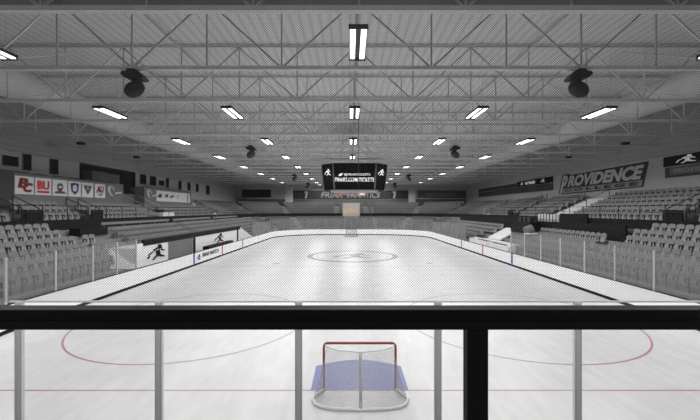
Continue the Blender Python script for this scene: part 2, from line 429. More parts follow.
# near corner arcs
for sx, nm in ((-1, 'left'), (1, 'right')):
    cxx = CX + sx * (HW - RC); r_ = RC + .06; ap = [(cxx + sx * r_ * math.cos(a_), Y0 + RC - r_ * math.sin(a_)) for a_ in [math.radians(v) for v in (79, 65, 50, 35, 20, 6.5)]]
    for i, p_ in enumerate(ap[:-1]): stanch(p_, 1.075, ZG, .06, M['postfar'], 'pale glass post in the near %s corner of the rink, %s along the curve' % (nm, nth(i)), 'corner glass posts')
    for i in range(5): pane(ap[i], ap[i + 1], 1.08, ZG - .02, M['clear'], 'clear glass pane in the near %s corner of the rink, %s along the curve' % (nm, nth(i)), 'corner glass panes')
# safety netting
net = MB().add([(-13.5, 0, ZGE), (14, 0, ZGE), (14, 0, 9.85), (-13.5, 0, 9.85)], [(0, 1, 2, 3)]).build('safety_netting', M['net'])
net.location = (0, Y0 + .03, 0)
tag(net, 'fine diamond mesh safety netting hanging above the near end glass', 'netting')
cb = MB().tube([(-13.5, Y0 + .03, 9.87), (14, Y0 + .03, 9.87)], .015, 6).build('net_cable', M['steel'], None)
tag(cb, 'steel cable carrying the top edge of the safety netting', 'cable')

# ------------------------------------------------------------------ goals
def make_goal(y, s, label):
    g = empty('hockey_goal', (CX, y, 0), label, 'hockey goal', 'hockey goals', 0 if s > 0 else PI)
    # local: opening faces +Y, back is -Y
    w = .925; r = .032
    pts = [(-w, 0, 0.0), (-w, 0, 1.12)] + [(-w + .10 * (1 - math.cos(a)), 0, 1.12 + .10 * math.sin(a)) for a in (PI / 8, PI / 4, PI * 3 / 8, PI / 2)]
    pts += [(-p[0], p[1], p[2]) for p in reversed(pts)]
    MB().tube(pts, r, 10).build('goal_frame', M['gred'], g, smooth=True)
    base = [(-w, -.02, .04)]
    base += [(-1.00, -.12, .04), (-1.13, -.35, .04), (-1.16, -.5, .04), (-1.08, -.72, .04), (-.9, -.86, .04), (-.6, -.93, .04), (0, -.97, .04)]
    base += [(-p[0], p[1], p[2]) for p in reversed(base[:-1])]
    MB().tube(base, .035, 8).build('base_frame', M['gwhite'], g, smooth=True)
    top = [(-w + .05, -.05, 1.2), (-.80, -.22, 1.2), (-.55, -.40, 1.19), (0, -.50, 1.18)]; top += [(-p[0], p[1], p[2]) for p in reversed(top[:-1])]
    MB().tube(top, .014, 6).build('top_shelf_bar', M['gwhite'], g, smooth=True)
    MB().tube([(0, -.48, 1.16), (0, -.62, .8), (0, -.95, .06)], .038, 8).build('back_post', M['gpad'], g, smooth=True)
    def lerp(L, t):
        t *= len(L) - 1; i = min(int(t), len(L) - 2); f = t - i
        return tuple(L[i][k] * (1 - f) + L[i + 1][k] * f for k in range(3))
    n = 24; vs = []; fs = []
    for i in range(n + 1):
        a = lerp(top, i / n); b_ = lerp(base, i / n)
        for k in range(5):
            t = k / 4; vs.append((a[0] * (1 - t) + b_[0] * t, a[1] * (1 - t) + b_[1] * t - .05 * math.sin(PI * t), a[2] * (1 - t) + b_[2] * t))
    for i in range(n):
        for k in range(4): fs.append((i * 5 + k, i * 5 + k + 1, (i + 1) * 5 + k + 1, (i + 1) * 5 + k))
    MB().add(vs, fs).build('back_net', M['gnet'], g)
    tp = [(-w + .04, 0, 1.2)] + top + [(w - .04, 0, 1.2)]
    MB().add(tp, [tuple(range(len(tp)))]).build('top_net', M['gnet2'], g)
    return g
make_goal(GY, 1, 'red-framed hockey goal with white net seen from behind, near the camera')
make_goal(GF, -1, 'small distant hockey goal in front of the far end boards')

# ------------------------------------------------------------------ black railing in front of the camera
RY = 2.0
rz = lambda py: EYE - (py - 210) * RY / F
rl = empty('guard_railing', (0, RY, 3.0), 'black steel guard railing crossing the whole view close to the camera', 'railing')
def relbox(x0, x1, y0, y1, z0, z1): return MB().box(x0, x1, y0 - RY, y1 - RY, z0 - 3, z1 - 3)
relbox(-11.5, 12, RY, RY + .10, rz(320.5), rz(309.8)).build('top_rail', M['rail'], rl, bevel=.006)
relbox(-11.5, 12, RY, RY + .06, rz(330), rz(320.5)).build('lower_rail', M['rail2'], rl, bevel=.003)
px = lambda p: (p - 350) * RY / F
relbox(px(467.5), px(488.5), RY + .0, RY + .08, 3.0, rz(330)).build('rail_post', M['rail2'], rl, bevel=.004)
for q in (-11.2, -7.5, -3.8, 4.4, 8.1, 11.7): relbox(q, q + .11, RY, RY + .08, 3.0, rz(330)).build('rail_post', M['rail2'], rl)

# ------------------------------------------------------------------ stands
LO = lambda k: 1.15 + .8 * k           # offset of seat row k from the boards
LZ = lambda k: 1.05 + .377 * k
UO = lambda j: 7.45 + .8 * j
UZ = lambda j: 3.65 + .36 * j
def lower_prof(k0):
    p = [(LO(k0) - .42, -.03), (LO(k0) - .42, LZ(k0)), (LO(k0) + .38, LZ(k0))]
    for k in range(k0 + 1, 6): p += [(LO(k) - .42, LZ(k)), (LO(k) + .38, LZ(k))]
    return p + [(5.53, 3.28), (6.75, 3.28), (6.75, -.03)]
def straight(sx, ya, yb_): return lambda o: [(CX + sx * (HW + o), ya), (CX + sx * (HW + o), yb_)]
def far_path(o):
    P = ring_pts(o)[1:-1]; return [(CX - HW - o, 48.2)] + [(p[0], p[1]) for p in P] + [(CX + HW + o, 41.6)]
for fn_, k0 in ((straight(-1, 8, 21.7), 0), (straight(-1, 21.7, 48.2), 2), (far_path, 0), (straight(1, 30.6, 41.6), 1), (straight(1, 8, 30.6), 0)):
    st(sweep(MB(), lower_prof(k0), fn_), 'lower_seating_tier', M['conc'])
prof = [(6.75, -.03), (6.75, 3.65)]
for j in range(6): prof += [(UO(j) - .42 if j else 6.75, UZ(j)), (UO(j) + .38, UZ(j))]
del prof[1]
prof += [(12.1, UZ(5)), (12.1, -.03)]
def upath(o): return ring_pts(o)
# the left upper tier stops after three rows where the press boxes stand: give it its own sweep
st(sweep(MB(), prof, lambda o: ring_pts(o)[1:]), 'upper_seating_tier', M['conc'])
pl = [(6.75, -.03)]
for j in range(3): pl += [((UO(j) - .42) if j else 6.75, UZ(j)), (UO(j) + .38, UZ(j))]
pl += [(12.0, UZ(2)), (12.0, -.03)]
st(sweep(MB(), pl, lambda o: [(CX - HW - o, 8.0), (CX - HW - o, 53.4)]), 'left_seating_tier', M['conc'])
pl2 = [(6.75, -.03)]
for j in range(6): pl2 += [((UO(j) - .42) if j else 6.75, UZ(j)), (UO(j) + .38, UZ(j))]
pl2 += [(12.1, UZ(5)), (12.1, -.03)]
st(sweep(MB(), pl2, lambda o: [(CX - HW - o, 53.4), (CX - HW - o, Y1 - RC)]), 'left_far_seating_tier', M['conc'])
# black parapet in front of the upper tier
pr = [(6.62, 3.28), (6.62, 3.99), (6.74, 3.99), (6.74, 3.28)]
w = sweep(MB(), pr, lambda o: ring_pts(o)).build('parapet_wall', M['black'])
tag(w, 'low black parapet wall along the front of the upper seating, around the rink', 'parapet')
# railing above the parapet
rr = empty('parapet_railing', (0, 0, 0), 'thin dark handrail with posts standing on the black parapet', 'railing')
for z in (4.93, 4.5):
    for o_pts in ([(p[0], p[1], z) for p in ring_pts(6.68)],):
        MB().tube(o_pts, .022, 5).build('handrail', M['arm'], rr)
b = MB()
for sx in (-1, 1):
    for i in range(26):
        y = 9 + 2.0 * i; x = CX + sx * (HW + 6.68); b.box(x - .02, x + .02, y - .02, y + .02, 3.98, 4.95)
o = b.build('railing_posts', M['arm'], rr); o['kind'] = 'stuff'

# seat prototype
def seat_meshes():
    # faces +Y, origin on the floor under the seat
    back = MB()
    n = 7; prof2 = []
    w = .25
    for i in range(n + 1):
        a = PI * i / n; prof2.append((w * math.cos(a) if 0 < i < n else (w if i == 0 else -w), .80 + .12 * math.sin(a)))
    prof2 += [(-w, .44), (w, .44)]
    T = lambda u, v, d: (u, -.15 - .12 * (v - .44) + d, v)
    back.prism(prof2, T, .025)
    pan = MB(); P3 = [(-.20, .30), (.20, .30), (.225, .50), (.17, .62), (-.17, .62), (-.225, .50)]
    pan.prism(P3, lambda u, v, d: (u, -.085 - .12 * (v - .36) + d, v), .05)
    arm = MB()
    arm.box(.255, .30, -.10, -.05, 0, .64).box(.255, .30, -.10, .13, .61, .66).box(.255, .30, .09, .13, .44, .62)
    return back, pan, arm
sb, sp_, sa = seat_meshes()
def seat_slots():
    out = []
    # lower tier
    def along(o, tier, k, z):
        r = RC + o; yc = Y1 - RC
        L0, Lc = 8.3, yc
        for sx in (-1, 1):
            n = int((Lc - L0) / .558)
            for i in range(n):
                y = L0 + .3 + i * .558 + (0.12 * (k % 2)); ok = True
                if tier == 'lower':
                    if sx < 0: ok = y < 21.6 or (22.6 < y < 23.6 and k in (2, 3))
                    else: ok = (y < 22.6) or (24.0 < y and k <= 3)
                    if sx > 0 and 30.3 < y < 41.8 and k <= 1: ok = False
                    if sx > 0 and 32.2 < y < 40.3 and k <= 3: ok = False
                else:
                    gaps = [(33.9, 38.4), (54.2, 56.2), (21.65, 23.65), (44.65, 46.55)] if sx > 0 else [(21.65, 23.55), (27.25, 29.15), (36.4, 41.2), (54.2, 56.2)]
                    ok = not any(a < y < b_ for a, b_ in gaps)
                    if sx < 0 and y < 53.6 and k > 2: ok = False
                if ok: out.append((CX + sx * (HW + o), y, z, PI / 2 if sx > 0 else -PI / 2, tier, k, sx))
        m = int(r * PI / 2 / .558)
        for sx in (-1, 1):
            for i in range(m):
                a = (i + .5) / m * PI / 2
                if tier == 'lower' and k == 5: continue
                if min(abs(a - PI / 6), abs(a - PI / 3)) * r < .6: continue
                cx = CX + sx * (HW - RC)
                out.append((cx + sx * r * math.cos(a), yc + r * math.sin(a), z, (PI / 2 + a) if sx > 0 else (-PI / 2 - a), tier, k, sx * 2))
        m = int(2 * (HW - RC) / .558)
        for i in range(m):
            x = CX - (HW - RC) + (i + .5) * .558
            if tier == 'lower' and k == 5: continue
            if tier == 'upper' and (abs(x - CX) < 1.9 and k < 4 or abs(abs(x - CX) - 9.9) < .6 or 2.6 < abs(x - CX) < 3.5): continue
            if tier == 'lower' and abs(x - CX) < 1.2: continue
            out.append((x, Y1 + o, z, PI, tier, k, 0))
    for k in range(6): along(LO(k), 'lower', k, LZ(k))
    for j in range(6): along(UO(j), 'upper', j, UZ(j))
    return out
slots = seat_slots()
vis = []
for i, s in enumerate(slots):
    x, y, z = s[0], s[1], s[2] + .6
    u = 350 + F * x / y; v = 210 - F * (z - EYE) / y
    if -6 < u < 706 and v < 296 and abs(x) < 40: vis.append((y, i))
vis.sort(); near = set(i for _, i in vis[:296])
rown = {}
proto = None
tn = {'lower': 'lower stand', 'upper': 'upper stand'}
for i, s in enumerate(slots):
    if i not in near: continue
    side = 'right' if s[6] > 0 else 'left'
    key = (s[4], s[5], side); rown[key] = rown.get(key, 0) + 1
    lab = 'grey tip-up seat, %s from the camera in row %s of the %s %s' % (nth(rown[key] - 1), ['one', 'two', 'three', 'four', 'five', 'six'][s[5]], side, tn[s[4]])
    grp = 'seats of the %s %s' % (side, tn[s[4]])
    if proto is None:
        proto = empty('stadium_seat', s[:3], lab, 'seat', grp, s[3])
        sb.build('backrest', M['seat'], proto); sp_.build('seat_pan', M['seatd'], proto); sa.build('armrest', M['arm'], proto)
    else: dup(proto, s[:3], s[3], lab, grp)
big = MB()
for i, s in enumerate(slots):
    if i in near: continue
    T = Matrix.Translation(s[:3]) @ Matrix.Rotation(s[3], 4, 'Z')
    if s[1] < 8.2: continue
    simple = s[1] > 66
    parts = ((sb, 0), (sp_, 1), (sa, 2))
    for q, mi in parts:
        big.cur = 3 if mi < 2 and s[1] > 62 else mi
        if simple:
            if mi == 0: big.box(-.235, .235, -.20, -.18, .44, .90, T)
            elif mi == 1: big.box(-.21, .21, -.12, -.07, .38, .70, T)
            else: big.box(.255, .30, -.1, .12, .44, .66, T)
        else: big.add([T @ Vector(v) for v in q.v], q.f)
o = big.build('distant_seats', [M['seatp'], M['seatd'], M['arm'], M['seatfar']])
tag(o, 'mass of small grey tip-up seats filling the far rows of the stands', 'seats', kind='stuff')

# long benches on the left lower tier behind the team bench
for k in range(6):
    for q, (ya, yb_) in enumerate(((26.6, 36.5), (37.4, 47.4), (48.3, 58.2))):
        if k < 2 and q < 2: continue
        b = MB(); x = CX - HW - LO(k); z = LZ(k)
        b.box(x - .16, x + .16, ya, yb_, z + .0, z + .44).box(x - .30, x - .26, ya, yb_, z + .60, z + .80)
        for i in range(5):
            y = ya + .3 + (yb_ - ya - .6) * i / 4; b.box(x - .3, x - .26, y - .03, y + .03, z, z + .62).box(x + .04, x + .1, y - .03, y + .03, z, z + .41)
        tag(b.build('bleacher_bench', M['bench']), 'pale bleacher bench in row %s of the left lower stand, %s block back' % (['one', 'two', 'three', 'four', 'five', 'six'][k], ORD[q]), 'bench', 'bleacher benches')

# black access walls in the stands
def blackbox(name, x0, x1, y0, y1, z0, z1, label, cat, m='black'):
    return tag(MB().box(x0, x1, y0, y1, z0, z1).build(name, M[m]), label, cat)
blackbox('access_wall', CX - HW - 5.3, CX - HW - 4.6, 23.4, 26.1, 2.9, 3.45, 'short black wall beside the aisle in the left lower stand', 'wall')
blackbox('access_wall', CX + HW + 4.3, CX + HW + 4.45, 23.2, 58.0, 2.5, 3.62, 'long black wall behind the front rows of the right lower stand', 'wall')
st(MB().box(CX + HW + 4.45, CX + HW + 6.62, 23.2, 58.3, 3.20, 3.32), 'right_walkway', M['concd'])
for q, (sx, ya, yb_, lab) in enumerate(((1, 34.3, 38.0, 'concrete aisle stairs coloured pale as if lit, right upper stand below the big sign'),
                                 (1, 54.5, 55.9, 'distant pale aisle stairs in the right upper stand'),
                                 (-1, 54.5, 55.9, 'distant pale aisle stairs in the left upper stand'))):
    t = empty('aisle_stairs', (CX + sx * (HW + 7), ya, UZ(0)), lab, 'stairs')
    b = MB()
    for j in range(6):
        for h in (0, 1):
            o0 = UO(j) - .42 + .4 * h - 7; b.box(min(sx * o0, sx * (o0 + .4)), max(sx * o0, sx * (o0 + .4)), 0, yb_ - ya, UZ(j) - UZ(0) - .02, UZ(j) - UZ(0) + .18 * (1 + h))
    b.build('steps', M['pale'], t)  # pale colour stands in for light falling on the steps
    for yy in (0.05, yb_ - ya - .05):
        MB().tube([(sx * -.1, yy, 1.0), (sx * 4.3, yy, 2.95)], .02, 5).bar((sx * -.1, yy, .1), (sx * -.1, yy, 1.0), .04).bar((sx * 4.3, yy, 2.0), (sx * 4.3, yy, 2.95), .04).bar((sx * 2.1, yy, 1.1), (sx * 2.1, yy, 2.0), .04).build('handrail', M['arm'] if q == 0 else M['postfar'], t)
# dark aisle steps in the upper stands
for sx, ya, yb_, nj, lab in ((1, 21.95, 23.35, 6, 'dark aisle steps in the right upper stand nearest the camera'), (1, 44.95, 46.25, 6, 'dark aisle steps in the right upper stand beyond the big sign'),
                      (-1, 21.95, 23.25, 3, 'dark aisle steps in the left upper stand below the end cabin'), (-1, 27.55, 28.85, 3, 'dark aisle steps in the left upper stand below the team banners')):
    t = empty('aisle_steps', (CX + sx * (HW + 7), ya, UZ(0)), lab, 'steps', 'dark aisle steps')
    b = MB()
    for j in range(nj):
        for h in (0, 1):
            o0 = UO(j) - .42 + .4 * h - 7; b.box(min(sx * o0, sx * (o0 + .4)), max(sx * o0, sx * (o0 + .4)), 0, yb_ - ya, UZ(j) - UZ(0) - .02, UZ(j) - UZ(0) + .18 * (1 + h))
    b.build('treads', M['darkpanel'], t)
    L = .8 * nj - .6
    for yy in (.04, yb_ - ya - .04): MB().tube([(sx * .1, yy, 1.1), (sx * L, yy, 1.1 + .45 * L)], .03, 5).bar((sx * .1, yy, .1), (sx * .1, yy, 1.1), .05).bar((sx * L, yy, .36 * L), (sx * L, yy, 1.1 + .45 * L), .05).build('handrail', M['arm'], t)
    MB().box(min(sx * -.2, sx * -.1), max(sx * -.2, sx * -.1), .02, yb_ - ya - .02, .0, 1.0).build('end_gate', M['black'], t)
# white block wall and black desk panel beside the stairs
blackbox('stair_side_wall', CX + HW + 6.4, CX + HW + 6.55, 34.4, 38.0, 3.33, 4.25, 'bright white wall panel at the foot of the aisle stairs on the right', 'wall panel', 'pale')
gr = MB()
for i in range(7): gr.box(CX + HW + 6.28, CX + HW + 6.33, 34.5 + i * .56, 34.55 + i * .56, 3.33, 4.4)
for z in (3.65, 4.35): gr.box(CX + HW + 6.28, CX + HW + 6.33, 34.5, 37.95, z, z + .05)
tag(gr.build('guard_rail', M['arm']), 'dark grid guard rail in front of the white panel at the aisle foot', 'railing')
blackbox('desk_front', CX + HW + 6.40, CX + HW + 6.58, 30.2, 34.1, 3.33, 4.32, 'black desk front at the foot of the right aisle stairs', 'desk')
# left stair block between the press boxes
t = empty('stair_block', (CX - HW - 6.9, 37.2, UZ(0)), 'grey concrete stair block between the two banner-hung boxes', 'stairs')
b = MB()
for j in range(8): b.box(-.6 - .40 * j - .40, -.6 - .40 * j, .2, 3.0, 0.02, .2 * (j + 1))
b.build('steps', M['conc'], t)
for yy in (.2, 3.0): MB().tube([(-.4, yy, 1.0), (-3.8, yy, 2.6)], .025, 5).build('handrail', M['postfar'], t)
MB().box(-.5, .05, .9, 3.3, .02, .75).build('white_panel', M['pale'], t)

# ------------------------------------------------------------------ press boxes with banners (left)
BX = CX - HW - 10.35          # front face of the boxes
def press_box(ya, yb_, lab, dark_end=True):
    t = empty('press_box', (BX, ya, 4.4), lab, 'press box')
    MB().box(-1.6, 0, 0, yb_ - ya, 0, 7.28 - 4.4).build('front_wall', M['box'], t)
    for i in range(int((yb_ - ya) / 1.6)):
        MB().box(-.5, .06, .5 + 1.6 * i, 1.4 + 1.6 * i, 2.88, 2.96).build('roof_lamp', M['house'], t)
    return t
press_box(24.75, 37.0, 'nearer grey press box hung with a row of team banners')
press_box(40.8, 52.8, 'farther grey press box carrying a strip of small team banners')
tag(MB().box(BX - 1.6, BX + .25, 22.0, 24.7, 4.4, 7.35).build('end_cabin', M['darkpanel']), 'dark grey cabin at the near end of the left press box', 'cabin')
def banner(y0, y1, z0, z1, lab, name='team_banner', m='white'):
    t = empty(name, (BX + .03, y0, z0), lab, 'banner', 'team banners on the left press box')
    MB().box(0, .02, 0, y1 - y0, 0, z1 - z0).build('cloth', M[m], t)
    W, H = y1 - y0, z1 - z0
    return t, (lambda u, v: (.026, u * W, v * H)), (lambda u, v: (.032, u * W, v * H))
zb0, zb1 = 5.78, 7.06
defs = [(24.98, 26.48, 'white banner with interlocked maroon letters, leftmost on the press box'), (26.58, 28.02, 'white banner with large scarlet letters'),
        (28.14, 29.6, 'white banner with a dark round emblem over a lettered bar'), (29.72, 31.1, 'pale banner with a violet shield'),
        (31.24, 32.6, 'white banner with a grey wedge emblem'), (32.8, 34.2, 'white banner with a maroon letter emblem, rightmost on the press box')]
bn = [banner(a, b_, zb0, zb1, l) for a, b_, l in defs]
def poly(t, fn, pts, m, name='emblem_shape'): return MB().add([fn(u, v) for u, v in pts], [tuple(range(len(pts)))]).build(name, M[m], t)
t, f, g = bn[0]
lettering('B', lambda u, v: f(.12 + u * .56 + .12 * v, .34 + v * .56), M['maroon'], t, bold=.06); lettering('C', lambda u, v: g(.34 + u * .5 + .12 * v, .1 + v * .56), M['maroon'], t, bold=.06)
t, f, g = bn[1]
lettering('BU', lambda u, v: f(.12 + u * .76, .32 + v * .52), M['bured'], t, bold=.05)
poly(t, f, [(.12, .12), (.88, .12), (.88, .25), (.12, .25)], 'bured', 'lettered_bar')
t, f, g = bn[2]
poly(t, f, [(.5 + .22 * math.cos(a * PI / 8), .55 + .25 * math.sin(a * PI / 8)) for a in range(16)], 'grey'); poly(t, g, [(.36, .5), (.64, .5), (.58, .62), (.42, .62)], 'white')
poly(t, f, [(.08, .14), (.92, .14), (.8, .27), (.5, .33), (.2, .27)], 'grey', 'lettered_bar')
poly(t, g, [(.42, .28), (.58, .28), (.62, .40), (.38, .40)], 'maroon')
t, f, g = bn[3]
poly(t, f, [(.5, .10), (.78, .34), (.84, .84), (.5, .92), (.16, .84), (.22, .34)], 'purple'); lettering('8', lambda u, v: g(.32 + u * .36, .34 + v * .42), M['white'], t, bold=.04)
t, f, g = bn[4]
poly(t, f, [(.5, .14), (.9, .80), (.1, .80)], 'grey'); poly(t, g, [(.38, .56), (.62, .56), (.5, .74)], 'palegrey')
poly(t, f, [(.1, .84), (.9, .84), (.9, .93), (.1, .93)], 'palegrey', 'lettered_bar')
t, f, g = bn[5]
lettering('A', lambda u, v: f(.1 + u * .44, .36 + v * .5), M['maroon'], t, bold=.06, shear=.2); lettering('U', lambda u, v: f(.5 + u * .38, .36 + v * .5), M['maroon'], t, bold=.06, shear=.2)
poly(t, f, [(.25, .3), (.5, .12), (.8, .3), (.72, .32), (.5, .22), (.34, .32)], 'maroon')
def swoosh(y, lab):
    t = empty('wall_emblem', (BX + .03, y, 6.0), lab, 'emblem')
    MB().add([(.02, u, v) for u, v in ((.0, .75), (.15, .35), (.55, .05), (.95, .0), (.55, .25), (.42, .6), (.6, .95), (.25, 1.05))], [tuple(range(8))]).build('crescent', M['palegrey'], t)
    MB().add([(.025, u, v) for u, v in ((.55, 1.1), (1.0, .95), (1.1, .55), (.85, .5), (.7, .8))], [tuple(range(5))]).build('figure', M['teal'], t)
    MB().add([(.02, u, v) for u, v in ((1.15, .2), (2.2, .35), (2.2, .5), (1.15, .4))], [tuple(range(4))]).build('lettered_bar', M['palegrey'], t)
swoosh(34.5, 'pale crescent emblem on the grey wall right of the team banners')
swoosh(41.2, 'pale crescent emblem at the left end of the farther press box')
sy0, sy1 = 43.3, 52.3
for i in range(6):
    y0 = sy0 + i * 1.5
    t, f, g = banner(y0, y0 + 1.46, 5.72, 7.0, 'small banner on the farther press box, %s from its left end' % nth(i))
    t['group'] = 'banners on the farther press box'
    sh = [[(.1, .4), (.5, .8), (.9, .55), (.6, .3)], [(.15, .3), (.45, .75), (.85, .7), (.8, .3), (.5, .5)], [(.1, .55), (.9, .75), (.8, .5), (.2, .35)], [(.5, .2), (.7, .8), (.4, .6)], [(.3, .25), (.7, .3), (.6, .8), (.45, .5)], [(.4, .1), (.6, .1), (.6, .9), (.4, .9)]][i]
    poly(t, f, sh, ['purple', 'purple', 'grey', 'grey', 'palegrey', 'grey'][i])
# parapet and beam in the gap
blackbox('gap_parapet', BX - 1.3, BX - 1.1, 37.05, 40.75, 5.2, 6.4, 'grey parapet in the gap between the two press boxes', 'parapet', 'box')
blackbox('gap_beam', BX - 1.4, BX - 1.05, 37.05, 40.75, 6.42, 6.75, 'black beam on top of the parapet between the press boxes', 'beam')
tag(MB().box(XL - 2.9, XL - .2, 35.4, 39.6, 6.6, 8.5).build('plant_cabinet', M['box']), 'grey cabinet standing in the dark wall recess above the press boxes', 'cabinet')
# windows on the left wall
def left_pt(p): return F * 25.15 / (350 - p)
wl_ = [(3, 17, 166, 155.0, 3, 'wide'), (23, 30, 170, 153.6, 0, ''), (50, 57, 174, 158.6, 0, ''), (140, 145.5, 184, 174, 0, ''), (150, 155.3, 185.3, 175.8, 0, ''), (159, 163.6, 185.3, 180.2, 0, ''),
       (166, 168.2, 187.5, 178, 0, ''), (178.5, 180.8, 189.3, 180.6, 0, ''), (187.6, 189.8, 190.3, 182.3, 0, ''), (196, 198, 191.7, 183.6, 0, ''), (206, 209, 194.4, 185.2, 0, '')]
for i, (a, b_, yl, yt, _, q) in enumerate(wl_):
    ya, yb_ = left_pt(a), left_pt(b_); m_ = (ya + yb_) / 2
    z1 = EYE + (210 - yt) * ya / F; z0 = EYE + (210 - yl) * (yb_ if i else yb_) / F
    w = MB().box(XL - .02, XL + .05, ya, yb_, z0, z1).build('window_%d' % (i + 1), M['window'], None, kind='structure')
    MB().box(XL, XL + .08, ya - .06, ya, z0, z1).box(XL, XL + .08, yb_, yb_ + .06, z0, z1).box(XL, XL + .08, ya - .06, yb_ + .06, z0 - .06, z0).build('window_frame', M['darkpanel'], w)

# ------------------------------------------------------------------ right wall signs
def right_y(p): return F * XR / (p - 350)
xs = XR - .04
sg = empty('wall_sign', (XR, 31.1, 6.7), 'large slanted grey wall sign reading PROVIDENCE COLLEGE with dark outline', 'sign')
def sfn(d): 
    return lambda u, v: (-d, (1 - u) * 12.5 - .55 * v + .35, v * 2.12 - .04)
def spoly(pts, m, d, name): 
    f = sfn(d); b = MB(); b.prism(pts, lambda u, v, w: tuple(f(u, v)[k] + (w if k == 0 else 0) for k in range(3)), .03); return b.build(name, M[m], sg)
spoly([(-.02, -.03), (.03, -.03), (.035, -.07), (1.0, 0.0), (1.0, 1.03), (.12, .97), (.11, 1.06), (-.0, 1.06)], 'signdark', .04, 'dark_outline')
spoly([(.045, .0), (.985, .04), (.985, .29), (.045, .25)], 'signband', .07, 'lower_band')
f = sfn(.085); f2 = sfn(.095)
lettering('P', lambda u, v: f(.005 + u * .095, .0 + v * .98 if u < .45 else .0 + v * .98), M['signbright'], sg, bold=.045, shear=.15)
lettering('ROVIDENCE', lambda u, v: f(.115 + u * .86, .33 + v * .60), M['signbright'], sg, bold=.05, shear=.12)
lettering('C O L L E G E', lambda u, v: f2(.08 + u * .87, .06 + .02 * u + v * .16), M['signdark'], sg, bold=.06)
def ribbon(ya, yb_, z0, z1, lab):
    t = empty('led_ribbon', (XR - .02, ya, z0), lab, 'display board')
    MB().box(-.12, 0, 0, yb_ - ya, 0, z1 - z0).build('screen', M['screen'], t); return t, (lambda u, v: (-.13, (yb_ - ya) * (1 - u), (z1 - z0) * v))
ZR0, ZR1 = EYE + .136 * XR, EYE + .166 * XR
ya, yb_ = 21.0, right_y(665)
t, f = ribbon(ya, yb_, ZR0, ZR1, 'black ribbon display with a white emblem high on the right wall near the camera')
emblem(lambda u, v: (-.13, (yb_ - ya) - 1.1 - u * 1.75, .05 + v * .68), M['ledtext'], t)
t = empty('wall_banner', (XR - .02, 21.0, EYE + .101 * XR), 'grey banner strip under the nearer black ribbon display', 'banner')
MB().box(-.06, 0, 0, yb_ - ya - .1, 0, .82).build('cloth', M['signgrey'], t)
MB().box(-.07, -.06, 0, yb_ - ya - .1, 0, .2).box(-.07, -.06, yb_ - ya - .5, yb_ - ya - .1, .2, .82).build('dark_border', M['darkpanel'], t)
lettering('PROVIDENCE', lambda u, v: (-.075, yb_ - ya - .9 - u * 4.2, .32 + v * .34), M['signlet'], t, bold=.02)
ya2, yb2 = right_y(553.5), right_y(518)
t, f = ribbon(ya2, yb2, ZR0, ZR1, 'black ribbon display with white lettering on the right wall beyond the big sign')
lettering('GO FRIARS', lambda u, v: f(.26 + u * .30, .22 + v * .55), M['ledtext'], t, bold=.06)
lettering('FR', lambda u, v: f(.60 + u * .0 + .0, .0), M['ledtext'], t) if False else None
emblem(lambda u, v: f(.70 + u * .12, .15 + v * .75), M['ledtext'], t); emblem(lambda u, v: f(.10 + u * .10, .15 + v * .75), M['ledtext'], t)
tag(MB().box(XR - .12, XR - .02, ya2, 71.5, EYE + .099 * XR, EYE + .133 * XR).build('dark_banner_strip', M['darkpanel']), 'long dark banner strip running under the farther ribbon display on the right wall', 'banner')
tag(MB().box(XR - .12, XR - .02, yb2 + .4, 71.5, ZR0, ZR1 - .15).build('dark_display', M['darkpanel']), 'unlit dark display continuing the ribbon toward the far corner', 'display board')

# ------------------------------------------------------------------ far wall
def fz(py, y=YF): return EYE - (py - 210) * y / F
def fx(p, y=YF): return (p - 350) * y / F
yw = YF - .03
fb = empty('far_banner', (0, yw, 0), 'dark banner reading FRIAR FANATICS on the far wall under the scoreboard', 'banner')
MB().box(fx(293), fx(408), -.10, 0, fz(199.0), fz(190.6)).build('backing', M['bannerdark'], fb)
lettering('FRIAR', lambda u, v: (fx(321 + u * 22), -.12, fz(198) + v * 1.35), M['dimlet'], fb, bold=.02, shear=.2)
lettering('FANATICS', lambda u, v: (fx(347 + u * 33), -.12, fz(198) + v * 1.35), M['dimlet'], fb, bold=.02, shear=.2)
MB().box(fx(336), fx(347), -.13, -.12, fz(195), fz(192.5)).build('red_patch', M['pink'], fb)
MB().box(fx(356), fx(368), -.13, -.12, fz(195.5), fz(192.0)).build('red_patch', M['pink'], fb)
MB().box(fx(359.5), fx(365), -.145, -.13, fz(195), fz(192.8)).build('white_patch', M['white'], fb)
for p0 in (305, 393):
    MB().add([(fx(p0), -.12, fz(198.3)), (fx(p0 + 1.6), -.12, fz(198.3)), (fx(p0 + 3.2), -.12, fz(191.5)), (fx(p0 - .5), -.12, fz(191.5)), (fx(p0 - .5), -.12, fz(193)), (fx(p0 + 1.2), -.12, fz(193))], [(0, 1, 2, 3, 4, 5)]).build('slanted_mark', M['signlet'], fb)
for p0, p1, n_ in ((285.5, 293, 'left'), (408.5, 415, 'right')):
    tag(MB().box(fx(p0), fx(p1), yw - .5, yw, UZ(5), ZW + .6).build('wall_pillar', M['wall']), 'pale pillar on the far wall at the %s end of the dark banner' % n_, 'pillar')
w = MB().box(fx(242), fx(271), yw - .04, yw + .03, fz(197.5), fz(189.5)).build('window_12', M['window'], None, kind='structure')
t = empty('far_banner', (0, yw, 0), 'grey lettered banner on the far wall right of the pillar', 'banner')
MB().box(fx(417.5), fx(466), -.08, 0, fz(198), fz(190.5)).build('backing', M['grey'], t)
lettering('FAYETTE', lambda u, v: (fx(430 + u * 22), -.10, fz(197.2) + v * 1.1), M['signlet'], t, bold=.02) if False else None
MB().box(fx(426), fx(455), -.095, -.08, fz(196.6), fz(193)).build('lighter_band', M['signgrey'], t)
st(MB().box(fx(236.5), fx(466), yw - .06, yw, 5.4, fz(199.2)), 'trim_1', M['concd'])
